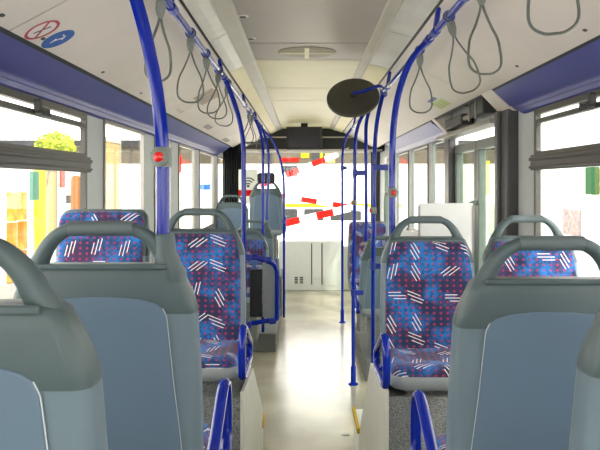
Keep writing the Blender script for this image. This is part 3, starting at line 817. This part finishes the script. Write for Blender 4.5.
# guard rail and black bin by the left pole
g = thing('guard_rail', 'square blue tubular guard rail reaching from the left pole into the aisle', 'guard rail', (-0.408, 4.9, 1.31))
bm = BM(); tube(bm, smooth_path([(0.0, 0, 0.0), (0.09, 0.02, -0.005), (0.155, 0.04, -0.03), (0.195, 0.06, -0.05), (0.215, 0.07, -0.085), (0.222, 0.07, -0.13), (0.222, 0.07, -0.30), (0.222, 0.07, -0.41), (0.214, 0.07, -0.432), (0.195, 0.065, -0.44), (0.12, 0.045, -0.445), (0.0, 0, -0.46)], 4), PR, 12)
obj('tube', bm, 'blue', g)
for dx, dz in ((0.16, -0.02), (0.19, -0.44), (0.07, 0.0)):
    bm = BM(); tube(bm, [(dx - 0.02, 0.03, dz), (dx + 0.02, 0.04, dz)], PR + 0.006, 12); obj('collar', bm, 'bluedark', g)
bm = BM(); prism(bm, rrect(0.042, 0.165, 0.008, 3, 0.075, -0.255), 'y', 0.075, 0.095); obj('dark_infill', bm, 'black', g, bevel=0.003)
bm = BM(); prism(bm, rrect(0.045, 0.19, 0.008, 3, 0.165, -0.235), 'y', 0.085, 0.10); gp = obj('grey_infill', bm, 'frame', g, bevel=0.003)
bm = BM(); box(bm, 0.155, 0.162, 0.080, 0.086, -0.40, -0.06); obj('panel_rib', bm, 'alu', gp, smooth=False)

# white draught screen behind the right aisle seat
d = thing('draught_screen', 'white screen panel standing behind the right patterned aisle seat', 'screen', (0.818, 4.15, 0.885))
bm = BM(); box(bm, -0.155, 0.155, -0.008, 0.008, -0.42, 0.815); obj('panel', bm, 'white', d, bevel=0.003)
bm = BM(); box(bm, -0.16, -0.15, -0.012, 0.012, -0.42, 0.80); box(bm, 0.15, 0.16, -0.012, 0.012, -0.42, 0.80); obj('edge_channel', bm, 'alu', d, smooth=False)

# ------------------------------------------------------------------ hanging straps
def strap(X, Z, y, rz, lean, sway, label, group, length=0.30, wide=0.062):
    t = thing('hanging_strap', label, 'hand strap', (X, y, Z), group=group)
    t.rotation_euler = (R(sway), R(lean), R(rz))
    bm = BM()
    tube(bm, [(0.0235 * math.cos(a), 0, 0.0235 * math.sin(a) - 0.001) for a in [2 * PI * k / 16 for k in range(16)]], 0.004, 6, True, up=(0, 1, 0), ry=0.012)
    obj('hook', bm, 'bluedark', t)
    bm = BM(); loft(bm, [[(x, yy, z) for x, yy in rrect(w, d, min(w, d) * .5, 3)] for z, w, d in ((-0.022, 0.010, 0.010), (-0.03, 0.018, 0.013), (-0.06, 0.018, 0.013), (-0.085, 0.010, 0.010), (-0.092, 0.006, 0.007))])
    obj('clip', bm, 'grey', t)
    Lz = -length
    h = [(0.003, -0.085), (0.010, -0.115), (0.030, -0.165), (wide * .86, -0.215), (wide, Lz + 0.055), (wide * .88, Lz + 0.022), (wide * .45, Lz + 0.003), (0, Lz)]
    pts = [(x, 0, z) for x, z in h] + [(-x, 0, z) for x, z in h[-2::-1]]
    bm = BM(); tube(bm, smooth_path(pts, 5), 0.0042, 8, up=(0, 1, 0), ry=0.0065); obj('loop', bm, 'cable', t)
    return t
GS = 'hand straps hanging from the grab rails'
lab = ['nearest loop strap on the left rail, hanging behind the thick near pole', 'second loop strap on the left rail, just right of the thick near pole', 'third loop strap on the left rail from the near end',
       'fourth loop strap on the left rail in front of the brownish notice', 'fifth loop strap on the left rail beside the second pole', 'small strap on the left rail just beyond the second pole', 'small far strap next to the one beyond the second pole', 'farthest tiny strap on the left rail']
rz = [50, 15, -10, 20, 5, 40, -20, 30]; ln = [-7, 0, -3, 3, 6, 0, 4, 0]; sw = [12, 3, 2, -3, 0, 4, 0, 0]
for y, l, a, b, c in zip(LS, lab, rz, ln, sw): strap(RLX, RLZ, y, a, b, c, l, GS, length=0.33 if y < 4 else 0.31)
lab = ['nearest loop strap on the right rail, cut by the top edge of the picture', 'large loop strap on the right rail left of the nearest one', 'loop strap on the right rail whose grey clip shows below the rail collar', 'smallest loop strap on the right rail beside the pole with red button']
for y, l, a, b, c in zip(RS, lab, (-10, 12, -12, 8), (-3, -2, -14, -2), (2, -3, 3, 2)): strap(RRX, RRZ, y, a, b, c, l, GS, length=0.335)

# ------------------------------------------------------------------ round mirror
m = thing('round_mirror', 'large round dark mirror seen from behind on a blue arm below the ceiling', 'mirror')
nrm = Vector((-0.12, -0.76, 0.62)).normalized()
c = P(353, 96.5, 5.42)
q = nrm.to_track_quat('Z', 'Y')
m.matrix_world = Matrix.Translation(c) @ q.to_matrix().to_4x4()
bm = BM(); lathe(bm, [(0.19, -0.028), (0.199, -0.022), (0.200, -0.004), (0.196, 0.002), (0.15, 0.010), (0.08, 0.014), (0.01, 0.0155)], 56); obj('back_shell', bm, 'mirror', m)
bm = BM(); lathe(bm, [(0.188, -0.028), (0.15, -0.044), (0.08, -0.056), (0.01, -0.06)], 48); obj('mirror_face', bm, 'chrome', m)
bm = BM(); lathe(bm, [(0.028, 0.012), (0.028, 0.03), (0.016, 0.04)], 20); obj('pivot', bm, 'black', m)
inv = m.matrix_world.inverted()
bm = BM()
lat = (Vector((1, 0, 0)) - nrm * nrm.x).normalized()
ends = [inv @ Vector((RRX, 5.62, RRZ)), inv @ (c + nrm * 0.07 + lat * 0.20 + Vector((0, 0, 0.01))), inv @ (c + nrm * 0.045 + lat * 0.08), Vector((0, 0, 0.034))]
tube(bm, smooth_path(ends, 6), 0.013, 12); obj('arm', bm, 'blue', m)
bm = BM(); e = inv @ Vector((RRX, 5.62, RRZ)); lathe(bm, [(0.03, -0.03), (0.03, 0.03)], 16); 
for v_ in bm.verts: v_.co += e
obj('arm_clamp', bm, 'bluedark', m)

# ------------------------------------------------------------------ monitor, front panel, driver's screen
m = thing('ceiling_monitor', 'dark flat monitor hanging from the ceiling at the front', 'monitor', (0.005, 10.9, 2.33))
bm = BM(); box(bm, -0.27, 0.27, -0.03, 0.05, 0.0, 0.345); obj('casing', bm, 'black', m, bevel=0.01)
bm = BM(); box(bm, -0.235, 0.235, -0.034, -0.029, 0.03, 0.32); obj('screen', bm, 'screen', m, smooth=False)
bm = BM(); box(bm, -0.05, 0.05, 0.0, 0.03, 0.34, 0.40); obj('mount', bm, 'black', m, smooth=False)

f = thing('front_locker', 'low white locker front with narrow seams below the windscreen', 'locker', (0.12, YF - 0.1, 0.0))
bm = BM(); box(bm, -0.55, 0.52, -0.15, 0.15, 0.0, 0.84); obj('carcass', bm, 'white', f, bevel=0.01)
for a, b_, z0, z1 in ((-0.53, -0.0, 0.08, 0.80), (0.02, 0.17, 0.20, 0.80), (0.20, 0.48, 0.08, 0.80)):
    bm = BM(); box(bm, a, b_, -0.165, -0.15, z0, z1); dd_ = obj('door_panel', bm, 'white', f, bevel=0.004)
bm = BM()
for x in (0.01, 0.185): box(bm, x - 0.008, x + 0.008, -0.1535, -0.149, 0.1, 0.8)
obj('seam', bm, 'dark', f, smooth=False)
for x in (-0.28, -0.19):
    bm = BM()
    for k in range(4): box(bm, x, x + 0.055, -0.1665, -0.164, 0.12 + k * 0.03, 0.14 + k * 0.03)
    obj('printed_label', bm, 'cargrey', f, smooth=False)
bm = BM(); box(bm, XL, -0.45, YF - 0.25, YF + 0.2, 0, 0.85); o = struct('dashboard_left', bm, 'dark', smooth=False, bevel=0.02)
bm = BM(); box(bm, 0.66, XR, YF - 0.25, YF + 0.2, 0, 0.75); o = struct('dashboard_right', bm, 'cream', smooth=False, bevel=0.02)
# driver's partition with the poster
d = thing('driver_partition', 'dark driver partition at the front left reaching up to the header', 'partition', (-0.95, 10.9, 0))
bm = BM(); box(bm, -0.28, 0.33, -0.015, 0.015, 0.0, 1.05); obj('lower_panel', bm, 'dark', d, bevel=0.004)
bm = BM()
pts = []
for k in range(41):
    x = -0.28 + 0.30 * k / 40; pts.append((x, 0.018 * math.sin(k * 1.25)))
prism(bm, pts + [(x, y + 0.008) for x, y in pts[::-1]], 'z', 1.05, 2.42); obj('curtain', bm, 'black', d)
bm = BM(); box(bm, 0.0, 0.33, -0.004, 0.004, 1.05, 2.1); obj('pane', bm, 'glass', d, smooth=False)
bm = BM(); box(bm, -0.29, 0.34, -0.015, 0.015, 2.42, 2.45); box(bm, 0.315, 0.345, -0.015, 0.015, 1.05, 2.42); obj('frame', bm, 'dark', d, smooth=False)
pz = CZ
w = thing('wifi_poster', 'pale poster with black wifi arcs and a red band on the driver partition', 'poster', (P(248, 188, 10.86).x, 10.872, P(248, 188, 10.86).z))
bm = BM(); box(bm, -0.145, 0.145, 0.008, 0.012, -0.24, 0.28); obj('sheet', bm, 'paper', w, smooth=False)
bm = BM(); box(bm, -0.145, 0.145, 0.004, 0.008, -0.12, -0.03); box(bm, 0.02, 0.08, 0.004, 0.008, -0.20, -0.12); obj('red_band', bm, 'redflat', w, smooth=False)
bm = BM()
for r in (0.05, 0.09, 0.13):
    pts = [(r * math.cos(R(a)), r * math.sin(R(a)) + 0.03) for a in range(40, 141, 10)] + [((r - 0.018) * math.cos(R(a)), (r - 0.018) * math.sin(R(a)) + 0.03) for a in range(140, 39, -10)]
    prism(bm, pts, 'y', 0.004, 0.008)
prism(bm, [(0.02 * math.cos(2 * PI * k / 14), 0.03 + 0.02 * math.sin(2 * PI * k / 14)) for k in range(14)], 'y', 0.004, 0.008)
obj('wifi_mark', bm, 'black', w, smooth=False)
# white wiper-like lamp arm near the windscreen top
bm = BM(); tube(bm, [P(337, 156, 11.93), P(353, 144, 11.94)], 0.018, 8)
o = obj('white_rod', bm, 'white'); tag(o, 'short white slanted rod near the top right of the windscreen', 'rod')

# ------------------------------------------------------------------ outside
GZ = -0.32
bm = BM(); box(bm, -60, 60, -40, 80, GZ - 0.2, GZ); struct('yard_ground', bm, 'ground', smooth=False)
# long pale building on the left with cream panels
b = thing('left_building', 'pale building along the left windows with cream panels', 'building', (-9, 10, GZ))
bm = BM(); box(bm, -3, 0, -14, 18, 0, 3.1); obj('wall', bm, 'facade', b, smooth=False)
for y0, y1, z0, z1 in ((1.2, 2.7, 0.6, 2.85), (5.5, 6.6, 0.4, 2.7), (9.4, 10.8, 0.4, 2.6), (14, 16, 0.4, 2.6)):
    bm = BM(); box(bm, 0.0, 0.06, y0, y1, z0, z1); pn = obj('cream_panel', bm, 'facadecream', b, smooth=False)
    bm = BM(); frame_rect(bm, 0.03, 0.09, y0 - .05, y1 + .05, z0 - .05, z1 + .05, 0.06); obj('panel_frame', bm, 'alu', pn, smooth=False)
for y0, y1, z0, z1, mk in ((16.5, 16.9, 2.0, 3.0, 'redflat'), (17.2, 17.9, 1.4, 1.7, 'cargrey')  ):
    bm = BM(); box(bm, 0.0, 0.08, y0, y1, z0, z1); obj('wall_sign', bm, mk, b, smooth=False)
# yellow post with green box, orange stack, tan post outside the left window
def outp(px, py, X):
    Y = F * X / (px - VX); return P(px, py, Y)
p = outp(40, 200, -4.2)
o = thing('yellow_post', 'tall bright yellow post outside the left window', 'post', (p.x, p.y, GZ))
bm = BM(); box(bm, -0.04, 0.04, -0.16, 0.16, 0, 2.55); obj('post', bm, 'yellowpaint', o, bevel=0.01)
bm = BM(); box(bm, -0.13, 0.13, -0.20, 0.20, 0, 0.12); obj('base', bm, 'dark', o, bevel=0.01)
p = outp(34.5, 184, -4.05)
o = thing('green_box', 'green box mounted beside the yellow post outside the left window', 'box', (p.x, p.y, p.z))
bm = BM(); box(bm, -0.03, 0.03, -0.13, 0.12, -0.24, 0.19); obj('casing', bm, 'green', o, bevel=0.01)
bm = BM(); box(bm, 0.03, 0.04, -0.09, 0.08, -0.18, 0.14); obj('lid', bm, 'green', o, bevel=0.004)
bm = BM(); box(bm, -0.06, -0.03, -0.02, 0.02, -2.1, 0.1); obj('support', bm, 'alu', o, smooth=False)
p = outp(16, 225, -5.0)
rnd = random.Random(3)
for k in range(6):
    bm = BM(); h0 = (k // 2) * 0.52; y0 = (k % 2) * 0.46 + 0.04 * rnd.random()
    prism(bm, rrect(0.05, 0.12, 0.02, 3), 'z', 0, 0.5)
    o = obj('orange_crate', bm, 'orange', bevel=0.01)
    o.location = (p.x, p.y - 0.2 + y0, GZ + h0 + 0.45)
    lv = ('bottom', 'middle', 'top')[k // 2]; sdn = ('nearer', 'farther')[k % 2]
    tag(o, '%s orange crate of the %s column outside the left window' % (lv, sdn), 'crate', 'orange crates outside the left window')
bm = BM(); box(bm, -0.12, 0.12, -0.4, 0.5, 0, 0.45); o = obj('crate_trolley', bm, 'alu', bevel=0.01); o.location = (p.x, p.y - 0.1, GZ); tag(o, 'low grey trolley under the orange crates', 'trolley')
p = outp(76, 195, -6.0)
bm = BM(); lathe(bm, [(0.13, 0), (0.13, 2.25), (0.09, 2.34), (0.02, 2.36)], 16); o = obj('tan_post', bm, 'brown'); o.location = (p.x, p.y, GZ); tag(o, 'tan round-topped post near the left window pillar', 'post')
# a small tree whose crown shows in the vent window
tr = thing('small_tree', 'yellow-green tree crown seen through the upper left window', 'tree', (-7.4, 20.3, GZ))
bm = BM(); tube(bm, smooth_path([(0, 0, 0), (0.05, 0, 1.2), (0.15, 0, 2.2), (0.4, 0, 3.2)], 4), [0.06 - 0.003 * i for i in range(13)], 10); obj('trunk', bm, 'bark', tr)
bm = BM()
for k in range(1400):
    a = rnd.random() * 2 * PI; u = rnd.uniform(-1, 1); rr = rnd.random() ** 0.4
    q = Vector((0.4 + 0.55 * rr * math.sqrt(1 - u * u) * math.cos(a), 0.6 * rr * math.sqrt(1 - u * u) * math.sin(a), 3.2 + 0.42 * rr * u))
    d1 = Vector((rnd.uniform(-1, 1), rnd.uniform(-1, 1), rnd.uniform(-1, 1))).normalized() * 0.06
    d2 = d1.orthogonal().normalized() * 0.028
    f_ = bm.faces.new([bm.verts.new(q - d1), bm.verts.new(q - d2), bm.verts.new(q + d1), bm.verts.new(q + d2)])
lf = obj('foliage', bm, 'leaf', tr, smooth=False)
# right side: white hall, green sign, pink notice, strips seen through the door
b = thing('right_building', 'white hall wall outside the right windows', 'building', (7.5, 10, GZ))
bm = BM(); box(bm, 0, 3, -14, 18, 0, 5.0); obj('wall', bm, 'white', b, smooth=False)
for y0, y1, z0, z1, mk in ((15.5, 16.6, 0.3, 4.0, 'doorframe'), (17.2, 17.6, 1.8, 3.2, 'redflat')):
    bm = BM(); box(bm, -0.06, 0.0, y0, y1, z0, z1); obj('wall_panel', bm, mk, b, smooth=False)
def rightp(px, py, X):
    Y = F * X / (px - VX); return P(px, py, Y)
p = rightp(591, 181, 7.4)
o = thing('green_sign', 'dark green upright sign on the white wall outside the right window', 'sign', (7.40, p.y, p.z))
bm = BM(); box(bm, -0.03, 0.09, -0.33, 0.33, -0.35, 0.36); obj('board', bm, 'greensign', o, bevel=0.02)
p = rightp(570, 220, 7.44)
o = thing('pink_notice', 'faint pink notice on the white wall outside the right window', 'notice', (7.47, p.y, p.z))
bm = BM(); box(bm, -0.01, 0.025, -0.65, 0.65, -0.42, 0.30); obj('sheet', bm, 'pink', o, smooth=False)
o = thing('cream_board', 'tall cream board in a grey frame outside, just past the left window pillar', 'board', (-5.0, 18.6, GZ))
bm = BM(); box(bm, -0.05, 0.05, -0.75, 0.75, 0.1, 3.2); obj('sheet', bm, 'facadecream', o, smooth=False)
bm = BM(); box(bm, -0.07, 0.07, -0.82, -0.75, 0, 3.3); box(bm, -0.07, 0.07, 0.75, 0.82, 0, 3.3); box(bm, -0.07, 0.07, -0.75, 0.75, 3.2, 3.3); box(bm, -0.07, 0.07, -0.75, 0.75, 0, 0.1); obj('frame', bm, 'alu', o, smooth=False)
def signpost(name, label, px, py, X, w, h, m):
    c = P(px, py, F * X / (px - VX))
    o = thing(name, label, 'sign', (c.x, c.y, GZ))
    bm = BM(); box(bm, -w / 2, w / 2, -0.03, 0.03, c.z - GZ - h / 2, c.z - GZ + h / 2); obj('board', bm, m, o, bevel=0.01)
    bm = BM(); box(bm, -0.02, 0.02, 0.03, 0.07, 0, c.z - GZ + h / 2); obj('stem', bm, 'white', o, smooth=False)
signpost('red_sign', 'narrow red sign outside, seen between two left pillars', 179, 164, -4.0, 0.16, 0.55, 'redflat')
signpost('blue_sign', 'small blue sign outside, farther along the left windows', 204, 187, -4.0, 0.5, 0.22, 'stickblue')
signpost('yellow_sign', 'narrow yellow board outside, seen through the middle door', 487, 178, 4.0, 0.12, 0.75, 'yellow')
signpost('red_board', 'small dark red board outside beyond the middle door post', 432, 165, 4.4, 0.22, 0.75, 'redflat')
# in front: white facade with signs
b = thing('front_building', 'pale depot facade ahead of the windscreen with coloured signs', 'building', (0, 30, GZ))
bm = BM(); box(bm, -14, 14, 0, 4, 0, 3.7); obj('wall', bm, 'facade', b, smooth=False)
bm = BM(); box(bm, -14.2, 14.2, -0.2, 4.2, 3.7, 3.95); obj('roof_edge', bm, 'cargrey', b, smooth=False)
bm = BM(); box(bm, -13.8, 13.8, -0.05, 0, 2.98, 3.68); obj('fascia_band', bm, 'tanband', b, smooth=False)
for px, py, hw, hh, mk in ((289.5, 171, 8, 5, 'cargrey'), (305, 155, 4, 3, 'yellow'), (316, 156, 4, 4, 'cargrey'), (321, 155, 1.5, 4.5, 'yellowpaint'), (290, 160, 9, 2, 'redflat'), (268, 158, 4, 6, 'cargrey'), (330, 158, 5, 5, 'facadecream')):
    q = P(px, py, 30); k = 30 / F
    bm = BM(); box(bm, q.x - hw * k, q.x + hw * k, -0.12, -0.01, q.z - GZ - hh * k, q.z - GZ + hh * k); obj('sign_board', bm, mk, b, smooth=False)
# white van with yellow stripe and dark windows
v = thing('white_van', 'white van with yellow stripe and dark windows ahead of the windscreen', 'van', (0.35, 22, GZ))
bm = BM(); prism(bm, [(-2.6, 0.35), (-2.6, 1.2), (-2.3, 1.45), (-1.7, 2.25), (2.6, 2.3), (2.7, 2.1), (2.7, 0.35)], 'y', 0, 1.9); obj('body', bm, 'white', v, bevel=0.08, seg=3)
bm = BM(); box(bm, -1.6, 2.62, -0.012, 0.02, 1.42, 1.53); obj('stripe', bm, 'yellow', v, smooth=False)
for a, b_ in ((-1.45, -0.55), (-0.35, 0.25), (0.45, 1.6)):
    bm = BM(); prism(bm, rrect((b_ - a) / 2, 0.18, 0.05, 3, (a + b_) / 2, 1.19), 'y', -0.014, 0.02); obj('side_window', bm, 'cargrey', v, smooth=False)
for x in (-1.6, 1.7):
    bm = BM()
    rings = [[(x + r * math.cos(2 * PI * k / 20), yy, 0.36 + r * math.sin(2 * PI * k / 20)) for k in range(20)] for r, yy in ((0.3, -0.03), (0.36, 0.0), (0.36, 0.2), (0.3, 0.22))]
    loft(bm, rings); obj('wheel', bm, 'rubber', v)
bm = BM(); box(bm, 0.34, 0.36, -0.012, 0.0, 0.45, 2.2); obj('door_seam', bm, 'dark', v, smooth=False)
# striped barrier arms in front of the van
def arm_(label, p0, p1, Y, n, first, w=0.13):
    a, c = P(*p0, Y), P(*p1, Y)
    t = thing('barrier_arm', label, 'barrier arm', a)
    d = c - a
    u = d.normalized(); nz = Vector((0, 1, 0)).cross(u)
    for k in range(n):
        s0, s1 = d * (k / n), d * ((k + 1) / n)
        bm = BM()
        q = [s0 - nz * w / 2, s1 - nz * w / 2, s1 + nz * w / 2, s0 + nz * w / 2]
        prism(bm, [(v_.x, v_.z) for v_ in q], 'y', -0.025, 0.025)
        obj('red_band' if (k + first) % 2 == 0 else 'white_band', bm, 'redflat' if (k + first) % 2 == 0 else 'white', t, smooth=False)
    # stand under the arm's low end
    lo = Vector((0, 0, 0)) if a.z < c.z else d
    bm = BM(); box(bm, lo.x - 0.06, lo.x + 0.06, 0.03, 0.12, GZ - a.z, lo.z + 0.05); obj('stand', bm, 'white', t, smooth=False)
    return t
arm_('striped red and white barrier arm rising to the right ahead of the windscreen', (247, 191), (338, 154), 17.0, 7, 1)
arm_('striped red and white barrier arm falling to the right ahead of the windscreen', (254, 192), (364, 209), 17.6, 7, 1)
arm_('lowest striped barrier arm, thick red band at its left end', (283, 224), (350, 208), 16.5, 4, 0, w=0.16)

# ------------------------------------------------------------------ light
wd = bpy.data.worlds.new('sky'); S.world = wd; wd.use_nodes = True
nt = wd.node_tree; bg = nt.nodes['Background']
bg.inputs[0].default_value = (1.0, 0.975, 0.93, 1); bg.inputs[1].default_value = 5.0
def area(name, loc, rot, sx, sy, e, col):
    l = bpy.data.lights.new(name, 'AREA'); l.shape = 'RECTANGLE'; l.size = sx; l.size_y = sy; l.energy = e; l.color = col
    o = bpy.data.objects.new(name, l); COL.objects.link(o); o.location = loc; o.rotation_euler = rot
    return o
sun = bpy.data.lights.new('sun', 'SUN'); sun.energy = 3.0; sun.angle = R(3); sun.color = (1, 0.95, 0.86)
so = bpy.data.objects.new('sun', sun); COL.objects.link(so); so.rotation_euler = (R(38), R(30), 0)

# ------------------------------------------------------------------ camera
cam = bpy.data.cameras.new('camera'); co = bpy.data.objects.new('camera', cam); COL.objects.link(co)
co.location = (0, 0, CZ); co.rotation_euler = (R(90), 0, 0)
cam.sensor_width = 36; cam.lens = F / 600 * 36
cam.shift_x = -(VX - 300) / 600; cam.shift_y = -(225 - VY) / 600
cam.clip_start = 0.02
S.camera = co
S.view_settings.view_transform = 'Standard'; S.view_settings.look = 'None'
S.view_settings.exposure = 0.28; S.view_settings.gamma = 1.0
S.view_settings.use_curve_mapping = False
S.cycles.max_bounces = 10; S.cycles.transparent_max_bounces = 16
